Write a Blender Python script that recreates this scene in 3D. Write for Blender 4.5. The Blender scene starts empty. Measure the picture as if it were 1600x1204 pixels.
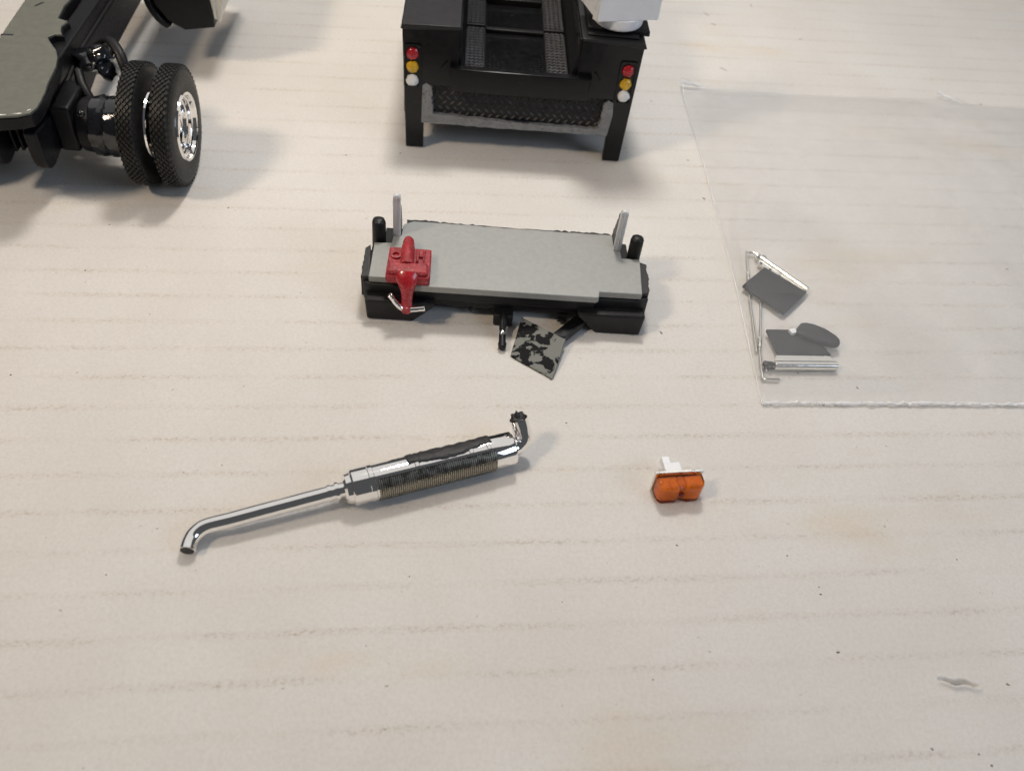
import bpy, bmesh, math, random
from mathutils import Vector, Matrix, noise

random.seed(7)
S = 0.001                      # everything below is written in millimetres
sc = bpy.context.scene
COL = sc.collection

# ------------------------------------------------------------------ camera
cd = bpy.data.cameras.new('camera')
cam = bpy.data.objects.new('camera', cd)
COL.objects.link(cam)
cd.sensor_fit = 'HORIZONTAL'; cd.sensor_width = 36.0; cd.lens = 36.0 * 1350 / 1600
cd.clip_start = 0.005; cd.clip_end = 20.0
RT = Vector((0.99080319, 0.09981272, 0.09135901))
UP = Vector((-0.13531093, 0.73087047, 0.66896884))
FW = Vector((0.0, 0.67517833, -0.73765454))
m3 = Matrix((RT, UP, -FW)).transposed()
cam.matrix_world = Matrix.Translation(Vector((0, -119.699, 130.775)) * S) @ m3.to_4x4()
cd.dof.use_dof = True; cd.dof.focus_distance = 0.178; cd.dof.aperture_fstop = 26
sc.camera = cam

# ------------------------------------------------------------------ world and lamps
w = bpy.data.worlds.new('World'); sc.world = w; w.use_nodes = True
bg = w.node_tree.nodes['Background']
bg.inputs['Color'].default_value = (0.92, 0.95, 1.0, 1); bg.inputs['Strength'].default_value = 0.08

def lamp(name, loc, target, size, power, col, shape='DISK', size_y=None):
    l = bpy.data.lights.new(name, 'AREA'); l.shape = shape; l.size = size * S
    if size_y: l.size_y = size_y * S
    l.energy = power; l.color = col
    o = bpy.data.objects.new(name, l); COL.objects.link(o)
    o.location = Vector(loc) * S
    o.rotation_euler = (Vector(target) - Vector(loc)).to_track_quat('-Z', 'Y').to_euler()
    return o

lamp('bench_lamp', (-20, 180, 360), (0, 120, 0), 66, 0.44, (1.0, 0.95, 0.88)).data.spread = math.radians(125)
lamp('warm_side_lamp', (-340, -190, 450), (-60, 80, 0), 90, 0.29, (1.0, 0.82, 0.62)).data.spread = math.radians(80)
lamp('window', (660, -240, 420), (0, 70, 0), 420, 1.9, (0.68, 0.81, 1.0), 'RECTANGLE', 300)
lamp('bright_ceiling', (-100, 560, 1000), (0, 20, 0), 2100, 6.0, (1.0, 0.97, 0.94), 'RECTANGLE', 1500)

vs = sc.view_settings
vs.view_transform = 'Standard'; vs.look = 'None'; vs.exposure = 0.0; vs.gamma = 1.0
vs.use_curve_mapping = False
sc.render.engine = 'CYCLES'
sc.cycles.use_denoising = True
sc.cycles.max_bounces = 10; sc.cycles.transparent_max_bounces = 16
sc.cycles.caustics_reflective = True

# ------------------------------------------------------------------ node helpers
class NT:
    def __init__(self, name):
        self.m = bpy.data.materials.new(name); self.m.use_nodes = True
        self.t = self.m.node_tree; self.t.nodes.clear()
        self.out = self.t.nodes.new('ShaderNodeOutputMaterial')
        tc = self.t.nodes.new('ShaderNodeTexCoord')
        mp = self.t.nodes.new('ShaderNodeVectorMath'); mp.operation = 'SCALE'
        mp.inputs['Scale'].default_value = 1000.0
        self.t.links.new(tc.outputs['Object'], mp.inputs[0])
        self.co = mp.outputs[0]          # object coordinates in millimetres
    def n(self, kind, **kw):
        nd = self.t.nodes.new(kind)
        for k, v in kw.items(): setattr(nd, k, v)
        return nd
    def set(self, sock, v):
        if isinstance(v, bpy.types.NodeSocket): self.t.links.new(v, sock)
        else: sock.default_value = v
    def math(self, op, a, b=None, clamp=False):
        nd = self.n('ShaderNodeMath', operation=op, use_clamp=clamp)
        self.set(nd.inputs[0], a)
        if b is not None: self.set(nd.inputs[1], b)
        return nd.outputs[0]
    def ramp(self, x, a, b, lo=0.0, hi=1.0, smooth=True):
        nd = self.n('ShaderNodeMapRange')
        nd.interpolation_type = 'SMOOTHSTEP' if smooth else 'LINEAR'
        self.set(nd.inputs['Value'], x)
        nd.inputs['From Min'].default_value = a; nd.inputs['From Max'].default_value = b
        nd.inputs['To Min'].default_value = lo; nd.inputs['To Max'].default_value = hi
        return nd.outputs['Result']
    def scale(self, v, s):
        nd = self.n('ShaderNodeVectorMath', operation='MULTIPLY')
        self.set(nd.inputs[0], v); nd.inputs[1].default_value = s
        return nd.outputs[0]
    def noise(self, sc_, detail=3, rough=0.55, vec=None, dist=0.0):
        nd = self.n('ShaderNodeTexNoise')
        self.set(nd.inputs['Vector'], vec or self.co)
        nd.inputs['Scale'].default_value = sc_; nd.inputs['Detail'].default_value = detail
        nd.inputs['Roughness'].default_value = rough; nd.inputs['Distortion'].default_value = dist
        return nd.outputs['Fac']
    def mix(self, f, a, b):
        nd = self.n('ShaderNodeMix', data_type='RGBA')
        self.set(nd.inputs[0], f)
        for s_, v in ((nd.inputs[6], a), (nd.inputs[7], b)):
            self.set(s_, v if isinstance(v, bpy.types.NodeSocket) else (*v, 1))
        return nd.outputs[2]
    def bump(self, h, strength, dist, prev=None):
        nd = self.n('ShaderNodeBump'); self.set(nd.inputs['Height'], h)
        nd.inputs['Strength'].default_value = strength; nd.inputs['Distance'].default_value = dist * S
        if prev: self.set(nd.inputs['Normal'], prev)
        return nd.outputs[0]
    def bsdf(self, **kw):
        b = self.n('ShaderNodeBsdfPrincipled')
        for k, v in kw.items():
            s_ = b.inputs[k]
            if isinstance(v, tuple) and len(v) == 3: v = (*v, 1)
            self.set(s_, v)
        self.t.links.new(b.outputs[0], self.out.inputs['Surface'])
        return b

def painted(name, col, rough=0.35, metal=0.0, var=0.25, bump=0.15, wear=None, coat=0.0, dust=0.0, spec=0.5, scale=1.0):
    """paint or plastic with mottling, fine relief, dust and optional wear patches"""
    t = NT(name)
    a = t.noise(0.5 * scale, 4); b = t.noise(3.0 * scale, 3)
    f = t.math('ADD', t.math('MULTIPLY', a, 0.6), t.math('MULTIPLY', b, 0.4))
    dk = tuple(c * (1 - var) for c in col); lt = tuple(min(1, c * (1 + var)) for c in col)
    c = t.mix(t.ramp(f, 0.32, 0.68), dk, lt)
    r = t.ramp(b, 0.3, 0.7, rough * 0.82, min(1, rough * 1.2))
    if wear:
        wcol, amount = wear
        wn = t.noise(1.1 * scale, 5, 0.65)
        wf = t.ramp(wn, 1 - amount, 1 - amount + 0.03)
        c = t.mix(wf, c, wcol)
    if dust:
        dn = t.noise(1.9, 3, 0.7)
        c = t.mix(t.math('MULTIPLY', t.ramp(dn, 0.715, 0.75), dust), c, (0.55, 0.52, 0.48))
    nrm = t.bump(t.noise(2.2 * scale, 4, 0.6), bump, 0.12)
    t.bsdf(**{'Base Color': c, 'Roughness': r, 'Metallic': metal, 'Normal': nrm, 'Coat Weight': coat,
              'Coat Roughness': 0.08, 'Specular IOR Level': spec})
    return t.m

M = {}
M['gloss_black'] = painted('gloss_black_paint', (0.006, 0.0062, 0.007), 0.22, bump=0.10, dust=0.45, spec=0.32, scale=0.22)
M['deck_black'] = painted('black_deck_paint', (0.014, 0.014, 0.0155), 0.46, bump=0.15, dust=0.45, spec=0.4)
M['tread_grey'] = painted('pale_tread_relief', (0.080, 0.080, 0.084), 0.33, bump=0.1, spec=0.7)  # pale relief; on the tread plate it paints highlights of black diamonds
M['satin_black'] = painted('satin_black_plastic', (0.008, 0.008, 0.009), 0.45, bump=0.15, dust=0.45, spec=0.32)
M['rail_black'] = painted('matt_black_frame', (0.006, 0.006, 0.0075), 0.45, bump=0.18, dust=0.45, spec=0.25)
M['wet_black'] = painted('wet_black_glue', (0.008, 0.009, 0.012), 0.05, bump=0.3, scale=0.6, coat=0.5)
M['mirror_black'] = painted('scratched_black_plastic', (0.016, 0.018, 0.021), 0.34, bump=0.12, dust=0.4, spec=0.3)
M['rubber'] = painted('tyre_rubber', (0.016, 0.0155, 0.0145), 0.48, bump=0.15, dust=0.45, spec=0.3)
M['filed_green'] = painted('filed_olive_plastic', (0.130, 0.130, 0.108), 0.40, var=0.12, bump=0.12, wear=((0.42, 0.42, 0.38), 0.30), dust=0.5)
M['cut_grey'] = painted('raw_cut_grey_plastic', (0.20, 0.205, 0.21), 0.5, var=0.22, bump=0.22, wear=((0.07, 0.07, 0.075), 0.40), scale=1.0)
M['rough_cut_and_hole_shade'] = painted('torn_plastic_and_hole_shade', (0.018, 0.017, 0.018), 0.42, bump=0.9, dust=0.2, scale=1.8)
M['silver'] = painted('silver_deck_paint', (0.30, 0.305, 0.295), 0.50, metal=0.30, var=0.06, bump=0.10, scale=2.0, wear=((0.14, 0.14, 0.13), 0.245))
M['lit_post_silver'] = painted('lit_silver_paint', (0.66, 0.67, 0.69), 0.35, metal=0.25, var=0.08, bump=0.1)  # silver made paler, painting in the light on the upright posts
M['red_worn'] = painted('worn_red_paint', (0.30, 0.014, 0.022), 0.45, var=0.35, bump=0.5, wear=((0.40, 0.12, 0.12), 0.42), scale=1.5)
M['red'] = painted('red_paint', (0.36, 0.012, 0.020), 0.26, var=0.30, bump=0.35, coat=0.5, wear=((0.30, 0.05, 0.06), 0.30))
M['white'] = painted('white_styrene', (0.78, 0.79, 0.82), 0.55, var=0.03, bump=0.12, scale=0.4)
M['white_trim'] = painted('off_white_trim', (0.72, 0.70, 0.65), 0.5, var=0.10, bump=0.2)
M['grey_trim'] = painted('silver_grey_trim', (0.46, 0.45, 0.43), 0.4, var=0.10, metal=0.2)
M['lens_red'] = painted('red_lens_paint', (0.40, 0.010, 0.018), 0.22, bump=0.4, coat=0.3)
M['lens_yellow'] = painted('yellow_lens_paint', (0.62, 0.36, 0.012), 0.25, bump=0.5, coat=0.3)
M['lens_white'] = painted('white_lens_paint', (0.80, 0.80, 0.80), 0.4, var=0.05, bump=0.5)

def chipped():
    t = NT('silver_plate_with_chipped_black')
    n1 = t.noise(0.27, 5, 0.62, dist=0.9)
    f = t.ramp(n1, 0.515, 0.535)
    c = t.mix(f, t.mix(t.noise(4, 2), (0.17, 0.175, 0.16), (0.21, 0.215, 0.20)), (0.010, 0.010, 0.011))
    nrm = t.bump(f, 0.8, 0.10); nrm = t.bump(t.noise(5, 3), 0.3, 0.08, nrm)
    t.bsdf(**{'Base Color': c, 'Roughness': t.ramp(f, 0, 1, 0.65, 0.55), 'Normal': nrm, 'Specular IOR Level': 0.06})
    return t.m
M['chipped'] = chipped()

def chrome(name, tint=(0.92, 0.90, 0.88), rough=0.05, bump=0.05):
    t = NT(name)
    n = t.noise(0.6, 3)
    nrm = t.bump(t.noise(0.9, 3, 0.6), bump, 0.10)
    pits = t.ramp(t.noise(3.5, 3, 0.7), 0.70, 0.76)
    c = t.mix(t.math('MULTIPLY', pits, 0.6), tint, (0.35, 0.30, 0.25))
    t.bsdf(**{'Base Color': c, 'Metallic': 1.0, 'Roughness': t.ramp(n, 0.3, 0.7, rough * 0.7, rough * 1.6), 'Normal': nrm})
    return t.m
M['chrome'] = chrome('plated_chrome')
M['mirror_chrome'] = chrome('worn_chrome', (0.82, 0.80, 0.75), 0.16, 0.2)
M['wire'] = chrome('dull_wire', (0.72, 0.70, 0.66), 0.30, 0.2)
M['dark_metal'] = chrome('dark_washed_chrome', (0.05, 0.048, 0.045), 0.35, 0.1)
M['shield_metal'] = chrome('shield_chrome', (0.36, 0.335, 0.28), 0.25, 0.1)

def amber(name, col, tr, rough):
    t = NT(name)
    b = t.n('ShaderNodeBsdfPrincipled')
    b.inputs['Base Color'].default_value = (*col, 1); b.inputs['Roughness'].default_value = rough
    b.inputs['Transmission Weight'].default_value = tr; b.inputs['IOR'].default_value = 1.46
    t.set(b.inputs['Normal'], t.bump(t.noise(0.9, 3), 0.25, 0.12))
    tl = t.n('ShaderNodeBsdfTranslucent'); tl.inputs['Color'].default_value = (*col, 1)
    mx = t.n('ShaderNodeMixShader'); mx.inputs[0].default_value = 0.10
    t.t.links.new(b.outputs[0], mx.inputs[1]); t.t.links.new(tl.outputs[0], mx.inputs[2])
    t.t.links.new(mx.outputs[0], t.out.inputs['Surface'])
    return t.m
M['amber'] = amber('amber_lens', (1.0, 0.47, 0.045), 1.0, 0.04)
M['amber_deep'] = painted('bright_amber_fill', (1.0, 0.35, 0.014), 0.2, var=0.3, bump=0.2, coat=0.3)
M['amber_dark'] = painted('dark_red_amber', (0.16, 0.008, 0.004), 0.12, coat=0.4)

def film(name, milky, rough):
    t = NT(name)
    tr = t.n('ShaderNodeBsdfTransparent'); tr.inputs['Color'].default_value = (1, 1, 1, 1)
    df = t.n('ShaderNodeBsdfDiffuse'); df.inputs['Color'].default_value = (0.93, 0.93, 0.94, 1)
    gl = t.n('ShaderNodeBsdfGlossy'); gl.inputs['Roughness'].default_value = rough
    nrm = t.bump(t.noise(0.22, 4, 0.6), 0.35, 0.25)
    t.set(gl.inputs['Normal'], nrm); t.set(df.inputs['Normal'], nrm)
    lw = t.n('ShaderNodeLayerWeight'); lw.inputs['Blend'].default_value = 0.5; t.set(lw.inputs['Normal'], nrm)
    fr = t.math('ADD', t.math('MULTIPLY', t.math('POWER', lw.outputs['Facing'], 3.0), 0.20), 0.045)
    m1 = t.n('ShaderNodeMixShader'); m2 = t.n('ShaderNodeMixShader')
    mk = t.ramp(t.noise(0.05, 3), 0.3, 0.7, milky * 0.7, milky * 1.3)
    t.set(m1.inputs[0], mk)
    t.t.links.new(tr.outputs[0], m1.inputs[1]); t.t.links.new(df.outputs[0], m1.inputs[2])
    t.set(m2.inputs[0], fr)
    t.t.links.new(m1.outputs[0], m2.inputs[1]); t.t.links.new(gl.outputs[0], m2.inputs[2])
    t.t.links.new(m2.outputs[0], t.out.inputs['Surface'])
    return t.m
M['film'] = film('clear_plastic_film', 0.068, 0.20)
M['film_edge'] = film('creased_film_edge', 0.60, 0.10)

FL = 7.9                       # flute pitch of the corrugated board
def cardboard():
    t = NT('white_corrugated_board')
    co = t.co
    sep = t.n('ShaderNodeSeparateXYZ'); t.set(sep.inputs[0], co)
    wob = t.noise(0.05, 3, vec=t.scale(co, (1, 0.5, 1)))
    y = t.math('ADD', sep.outputs['Y'], t.math('MULTIPLY', t.math('SUBTRACT', wob, 0.5), 1.1))
    fine = t.noise(1.3, 3, 0.7)
    y = t.math('ADD', y, t.math('MULTIPLY', t.math('SUBTRACT', fine, 0.5), 0.9))
    fr = t.math('FRACT', t.math('ADD', t.math('DIVIDE', y, FL), 0.5))
    d = t.math('ABSOLUTE', t.math('SUBTRACT', fr, 0.5))          # 0 on a flute crest
    band = t.ramp(d, 0.15, 0.0)
    core = t.ramp(d, 0.045, 0.0)
    patch = t.ramp(t.noise(0.05, 4, 0.65, vec=t.scale(co, (0.8, 2.6, 1))), 0.36, 0.66, 0.14, 1.0)
    grain = t.ramp(t.noise(1.5, 4, 0.8, vec=t.scale(co, (0.7, 1.0, 1))), 0.46, 0.66)
    dirt = t.math('MULTIPLY', t.math('MULTIPLY', band, patch), t.math('ADD', t.math('MULTIPLY', grain, 0.85), 0.10))
    spots = t.math('MULTIPLY', t.math('MULTIPLY', core, t.ramp(t.noise(0.85, 4, 0.8), 0.60, 0.70)), patch)
    mott = t.noise(0.030, 4, 0.6)
    base = t.mix(t.ramp(mott, 0.30, 0.70), (0.615, 0.588, 0.555), (0.650, 0.628, 0.600))
    yel = t.ramp(t.noise(0.022, 4, 0.6, vec=t.scale(co, (0.6, 1.4, 1))), 0.56, 0.72)
    base = t.mix(t.math('MULTIPLY', yel, 0.55), base, (0.60, 0.52, 0.41))
    fib = t.noise(1.5, 5, 0.8)
    base = t.mix(t.ramp(fib, 0.35, 0.70), base, t.mix(0.28, base, (0.42, 0.39, 0.35)))
    c = t.mix(t.math('MULTIPLY', dirt, 0.60), base, (0.33, 0.24, 0.165))
    c = t.mix(t.math('MULTIPLY', spots, 0.75), c, (0.14, 0.095, 0.065))
    sp = t.math('MULTIPLY', t.ramp(t.noise(0.9, 2, 0.5), 0.735, 0.76), t.ramp(t.noise(0.06, 2), 0.45, 0.6))
    c = t.mix(t.math('MULTIPLY', sp, 0.6), c, (0.20, 0.17, 0.15))
    nrm = t.bump(t.noise(1.3, 5, 0.8), 0.55, 0.14)
    nrm = t.bump(t.noise(0.16, 3, 0.6), 0.28, 0.5, nrm)
    t.bsdf(**{'Base Color': c, 'Roughness': 0.75, 'Normal': nrm, 'Specular IOR Level': 0.25})
    return t.m
M['board'] = cardboard()
M['speck'] = painted('dark_crumb', (0.15, 0.135, 0.12), 0.6)

# ------------------------------------------------------------------ mesh helpers
class MB:
    def __init__(self): self.v = []; self.f = []
    def add(self, vs_, fs):
        o = len(self.v); self.v += [tuple(p) for p in vs_]; self.f += [tuple(i + o for i in q) for q in fs]; return self
    def box(self, a, b, rot=None):
        (x0, y0, z0), (x1, y1, z1) = a, b
        vs_ = [(x0, y0, z0), (x1, y0, z0), (x1, y1, z0), (x0, y1, z0), (x0, y0, z1), (x1, y0, z1), (x1, y1, z1), (x0, y1, z1)]
        if rot:
            ang, cx, cy = rot; c, s = math.cos(ang), math.sin(ang)
            vs_ = [(cx + (x - cx) * c - (y - cy) * s, cy + (x - cx) * s + (y - cy) * c, z) for x, y, z in vs_]
        return self.add(vs_, [(0, 3, 2, 1), (4, 5, 6, 7), (0, 1, 5, 4), (1, 2, 6, 5), (2, 3, 7, 6), (3, 0, 4, 7)])
    def prism(self, poly, h0, h1, plane='xy'):
        """extrude a polygon; plane xy -> z, xz -> y, yz -> x"""
        def P(a, b, h): return {'xy': (a, b, h), 'xz': (a, h, b), 'yz': (h, a, b)}[plane]
        n = len(poly)
        vs_ = [P(a, b, h0) for a, b in poly] + [P(a, b, h1) for a, b in poly]
        fs = [tuple(range(n))[::-1], tuple(range(n, 2 * n))] + [(i, (i + 1) % n, n + (i + 1) % n, n + i) for i in range(n)]
        return self.add(vs_, fs)
    def tube(self, path, rad, n=16, caps=True, squash=1.0):
        path = [Vector(p) for p in path]
        rads = rad if isinstance(rad, (list, tuple)) else [rad] * len(path)
        rings = []; up = None
        for i, p in enumerate(path):
            t = (path[min(i + 1, len(path) - 1)] - path[max(i - 1, 0)])
            t = t.normalized() if t.length > 1e-9 else Vector((0, 0, 1))
            if up is None:
                up = Vector((0, 0, 1)) if abs(t.z) < 0.9 else Vector((0, 1, 0))
            a = t.cross(up).normalized(); up = a.cross(t).normalized()
            rings.append([p + (a * math.cos(k * 2 * math.pi / n) + up * squash * math.sin(k * 2 * math.pi / n)) * rads[i] for k in range(n)])
        vs_ = [q for r in rings for q in r]
        fs = [(i * n + k, i * n + (k + 1) % n, (i + 1) * n + (k + 1) % n, (i + 1) * n + k) for i in range(len(path) - 1) for k in range(n)]
        if caps: fs += [tuple(range(n))[::-1], tuple(range((len(path) - 1) * n, len(path) * n))]
        return self.add(vs_, fs)
    def lathe(self, prof, n=48, axis='x', c=(0, 0, 0), closed=False, cap0=True):
        """profile of (along, radius) about an axis"""
        vs_ = []
        for a, r in prof:
            for k in range(n):
                t = 2 * math.pi * k / n; p, q = r * math.cos(t), r * math.sin(t)
                vs_.append({'x': (c[0] + a, c[1] + p, c[2] + q), 'y': (c[0] + q, c[1] + a, c[2] + p), 'z': (c[0] + p, c[1] + q, c[2] + a)}[axis])
        m = len(prof)
        fs = [(i * n + k, i * n + (k + 1) % n, ((i + 1) % m) * n + (k + 1) % n, ((i + 1) % m) * n + k) for i in range(m if closed else m - 1) for k in range(n)]
        if not closed: fs += ([tuple(range(n))[::-1]] if cap0 else []) + [tuple(range((m - 1) * n, m * n))]
        return self.add(vs_, fs)
    def blob(self, c, r, seed=0, amp=0.25, sub=3):
        bm = bmesh.new(); bmesh.ops.create_icosphere(bm, subdivisions=sub, radius=1.0)
        r = r if isinstance(r, (tuple, list)) else (r, r, r)
        vs_ = []
        for v in bm.verts:
            k = 1 + amp * noise.noise(v.co * 1.4 + Vector((seed * 3.1, seed, 0)))
            vs_.append((c[0] + v.co.x * r[0] * k, c[1] + v.co.y * r[1] * k, c[2] + v.co.z * r[2] * k))
        fs = [tuple(v.index for v in f.verts) for f in bm.faces]; bm.free()
        return self.add(vs_, fs)
    def build(self, name, mat, parent=None, bevel=0.0, segs=2, smooth=40, kind=None, jitter=0.0, subsurf=0):
        vs_ = self.v
        if jitter:
            vs_ = [tuple(Vector(p) + noise.noise_vector(Vector(p) * 1.7) * jitter) for p in vs_]
        me = bpy.data.meshes.new(name)
        me.from_pydata([(x * S, y * S, z * S) for x, y, z in vs_], [], self.f)
        bm = bmesh.new(); bm.from_mesh(me); bmesh.ops.recalc_face_normals(bm, faces=bm.faces); bm.to_mesh(me); bm.free()
        me.materials.append(M[mat])
        for p in me.polygons: p.use_smooth = True
        me.set_sharp_from_angle(angle=math.radians(smooth))
        o = bpy.data.objects.new(name, me); COL.objects.link(o)
        if parent: o.parent = parent
        if bevel:
            b = o.modifiers.new('bevel', 'BEVEL'); b.width = bevel * S; b.segments = segs
            b.limit_method = 'ANGLE'; b.angle_limit = math.radians(35); b.harden_normals = False
        if kind: o['kind'] = kind
        return o

def thing(name, label, cat, loc=(0, 0, 0), deg=0.0, group=None):
    o = bpy.data.objects.new(name, None); COL.objects.link(o)
    o.empty_display_size = 0.005
    o.location = Vector(loc) * S; o.rotation_euler = (0, 0, math.radians(deg))
    o['label'] = label; o['category'] = cat
    if group: o['group'] = group
    return o

def local(o_loc, deg, p):
    """world mm -> a thing's own frame"""
    a = math.radians(-deg); x, y = p[0] - o_loc[0], p[1] - o_loc[1]
    return (x * math.cos(a) - y * math.sin(a), x * math.sin(a) + y * math.cos(a), p[2] if len(p) > 2 else 0)

def arc(c, r, a0, a1, n):
    return [(c[0] + r * math.cos(math.radians(a0 + (a1 - a0) * i / n)), c[1] + r * math.sin(math.radians(a0 + (a1 - a0) * i / n))) for i in range(n + 1)]

def smoothpath(pts, n=6):
    """Catmull-Rom through the points"""
    P = [Vector(p) for p in pts]; P = [P[0] * 2 - P[1]] + P + [P[-1] * 2 - P[-2]]
    out = []
    for i in range(1, len(P) - 2):
        for k in range(n):
            t = k / n; a, b, c, d = P[i - 1:i + 3]
            out.append(0.5 * ((2 * b) + (c - a) * t + (2 * a - 5 * b + 4 * c - d) * t * t + (3 * b - a - 3 * c + d) * t ** 3))
    out.append(P[-2]); return out

def jag(p, q, n, amp, seed):
    """ragged line from p to q, without its last point"""
    r = random.Random(seed); out = []
    dx, dy = q[0] - p[0], q[1] - p[1]; L = math.hypot(dx, dy)
    for i in range(n):
        t = i / n; k = r.uniform(-amp, amp) if i else 0
        out.append((p[0] + dx * t - dy / L * k, p[1] + dy * t + dx / L * k))
    return out

# ------------------------------------------------------------------ the board everything lies on
G0, GA = (-30.46, 44.93), 10.484
def flute_z(x, y):
    n = y / FL
    c = 0.5 + 0.5 * math.cos(2 * math.pi * n)
    wav = 0.10 * noise.noise(Vector((x * 0.012, y * 0.012, 0))) - 0.10
    return -0.035 * (1 - c ** 1.6) + wav * 0.6

def build_board():
    d0 = local(G0, GA, (75.6, -52.3)); d1 = local(G0, GA, (83.2, -51.9))
    cx, cy = (d0[0] + d1[0]) / 2, (d0[1] + d1[1]) / 2
    xs = [-250 + 5 * i for i in range(110)]
    xs = [x for x in xs if not cx - 7 < x < cx + 7] + [cx - 7 + 0.25 * i for i in range(57)]
    ys = [-190 + 0.6 * i for i in range(850)]
    ys = [y for y in ys if not cy - 4 < y < cy + 4] + [cy - 4 + 0.2 * i for i in range(41)]
    xs = sorted(xs); ys = sorted(ys)
    a = math.atan2(d1[1] - d0[1], d1[0] - d0[0])
    vs_ = []
    for y in ys:
        for x in xs:
            z = flute_z(x, y)
            dx, dy = x - cx, y - cy
            if abs(dx) < 7 and abs(dy) < 4:
                p = dx * math.cos(a) + dy * math.sin(a); q = -dx * math.sin(a) + dy * math.cos(a)
                hw = max(0.0, 1 - (p / 3.9) ** 2)
                q2 = q - 0.18 * math.sin(p * 1.7) + 0.06 * p
                w_ = 0.10 + 0.28 * hw
                z -= 1.5 * hw * math.exp(-(q2 / w_) ** 2 * 1.2)                      # the gash
                z += 0.6 * hw ** 0.6 * math.exp(-((q2 + w_ + 0.35) / 0.5) ** 2) if hw > 0 else 0   # raised lip
                z += 0.20 * hw ** 0.6 * math.exp(-((q2 - w_ - 0.25) / 0.35) ** 2) if hw > 0 else 0
            vs_.append((x, y, z))
    nx = len(xs)
    fs = [(j * nx + i, j * nx + i + 1, (j + 1) * nx + i + 1, (j + 1) * nx + i) for j in range(len(ys) - 1) for i in range(nx - 1)]
    mb = MB(); mb.add(vs_, fs)
    o = mb.build('ground', 'board', smooth=80)
    o.location = Vector((G0[0], G0[1], 0)) * S; o.rotation_euler = (0, 0, math.radians(GA))
    o['kind'] = 'structure'; o['label'] = 'dirty white corrugated cardboard sheet with faint brown flute lines'
build_board()

# ------------------------------------------------------------------ black truck body seen from behind
tk = thing('model_truck', 'glossy black model truck body with red, yellow and white tail lamps', 'model truck', (-36.91, 80.81, 0), 6.345)
MB().prism([(0, 0.1), (4.6, 0.1), (4.6, 18.3), (53.0, 18.0), (53.3, 0.1), (57.8, 0.1), (58.4, 33.0), (43.0, 33.4), (43.0, 22.6), (13.0, 22.6), (13.0, 33.4), (-0.9, 33.0)], 0.0, 2.0, 'xz') \
    .build('rear_panel', 'gloss_black', tk, 0.25, jitter=0.08)
MB().prism([(-1.3, 32.6), (-0.9, 33.9), (13.2, 34.2), (13.2, 33.3), (-0.6, 32.4)], -0.5, 62, 'xz').build('side_deck', 'deck_black', tk, 0.2)
MB().prism([(42.8, 33.3), (42.8, 34.0), (58.3, 33.9), (59.0, 32.5), (58.2, 32.4)], -0.5, 62, 'xz').build('side_deck', 'deck_black', tk, 0.2)
MB().box((44.2, 3.2, 33.9), (59.6, 24, 35.4)).prism([(44.0, 1.3), (56.8, 1.0), (57.2, 2.9), (44.0, 2.9)], 33.95, 34.6).build('raised_pad', 'satin_black', tk, 0.3, jitter=0.15)
MB().box((-0.6, 2.1, 9), (0.9, 62, 32.5)).build('side_panel', 'gloss_black', tk, 0.2)
MB().box((57.0, 2.1, 9), (58.4, 62, 32.5)).build('side_panel', 'gloss_black', tk, 0.2)
# the sunken channel down the middle
MB().box((13.1, 2.0, 21.4), (43.0, 62, 22.3)).build('channel_floor', 'gloss_black', tk)
MB().box((12.0, 0.6, 22.2), (13.6, 62, 33.35)).build('channel_wall', 'gloss_black', tk, 0.2)
MB().box((42.4, 0.6, 22.2), (44.0, 62, 33.35)).build('channel_wall', 'gloss_black', tk, 0.2)
MB().prism([(41.2, 22.3), (42.5, 22.3), (42.5, 31.0)], 0.8, 62, 'xz').build('wall_fillet', 'satin_black', tk, 0.15)
for u0, u1, seed in ((14.4, 19.9, 1), (35.2, 41.2, 2)):
    st = MB().prism([(u0, 22.25), (u1, 22.25), (u1 - 0.4, 23.1), (u0 + 0.2, 23.1)], 0.3, 23.4, 'xz') \
        .prism([(u0, 22.25), (u1, 22.25), (u1 - 0.4, 23.5), (u0 + 0.2, 23.5)], 24.4, 62, 'xz').build('tread_strip', 'deck_black', tk, 0.12)
    ch = MB(); nrow = 32; cw = (u1 - u0 - 1.0) / 4
    for r in range(nrow):
        v = 0.9 + r * 1.5
        if 23.0 < v < 24.8: continue
        z = 23.08 if v < 23.5 else 23.48
        for k in range(4):
            a = u0 + 0.4 + k * cw
            for s_ in (0, 1):
                x0, x1 = a + s_ * cw / 2, a + (s_ + 1) * cw / 2
                y0, y1 = (v, v + 0.7) if s_ == 0 else (v + 0.7, v)
                h = 0.62
                ch.add([(x0, y0, z), (x1, y1, z), (x1, y1 + h, z), (x0, y0 + h, z), (x0, y0 + 0.1, z + 0.38), (x1, y1 + 0.1, z + 0.38), (x1, y1 + h - 0.1, z + 0.38), (x0, y0 + h - 0.1, z + 0.38)],
                       [(4, 5, 6, 7), (0, 1, 5, 4), (1, 2, 6, 5), (2, 3, 7, 6), (3, 0, 4, 7)])
    ch.build('tread_chevrons', 'tread_grey', st, kind='stuff')
MB().box((19.6, 22.6, 22.2), (35.4, 24.2, 23.4)).build('cross_bar', 'satin_black', tk, 0.25)
MB().box((19.6, 40, 22.2), (35.4, 41.6, 24.0)).build('cross_bar', 'satin_black', tk, 0.25)
ridg = MB()
for r in range(10):
    for k in range(14):
        x, y = 20.6 + k * 1.05, 2.6 + r * 1.1
        if abs(k - 6.5) < 3 + r * 0.4: continue
        ridg.box((x, y, 22.28), (x + 0.75, y + 0.22, 22.5), (0.6 if (k + r) % 2 else -0.6, x + 0.37, y + 0.1))
ridg.build('floor_ridges', 'satin_black', tk, kind='stuff')
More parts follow.
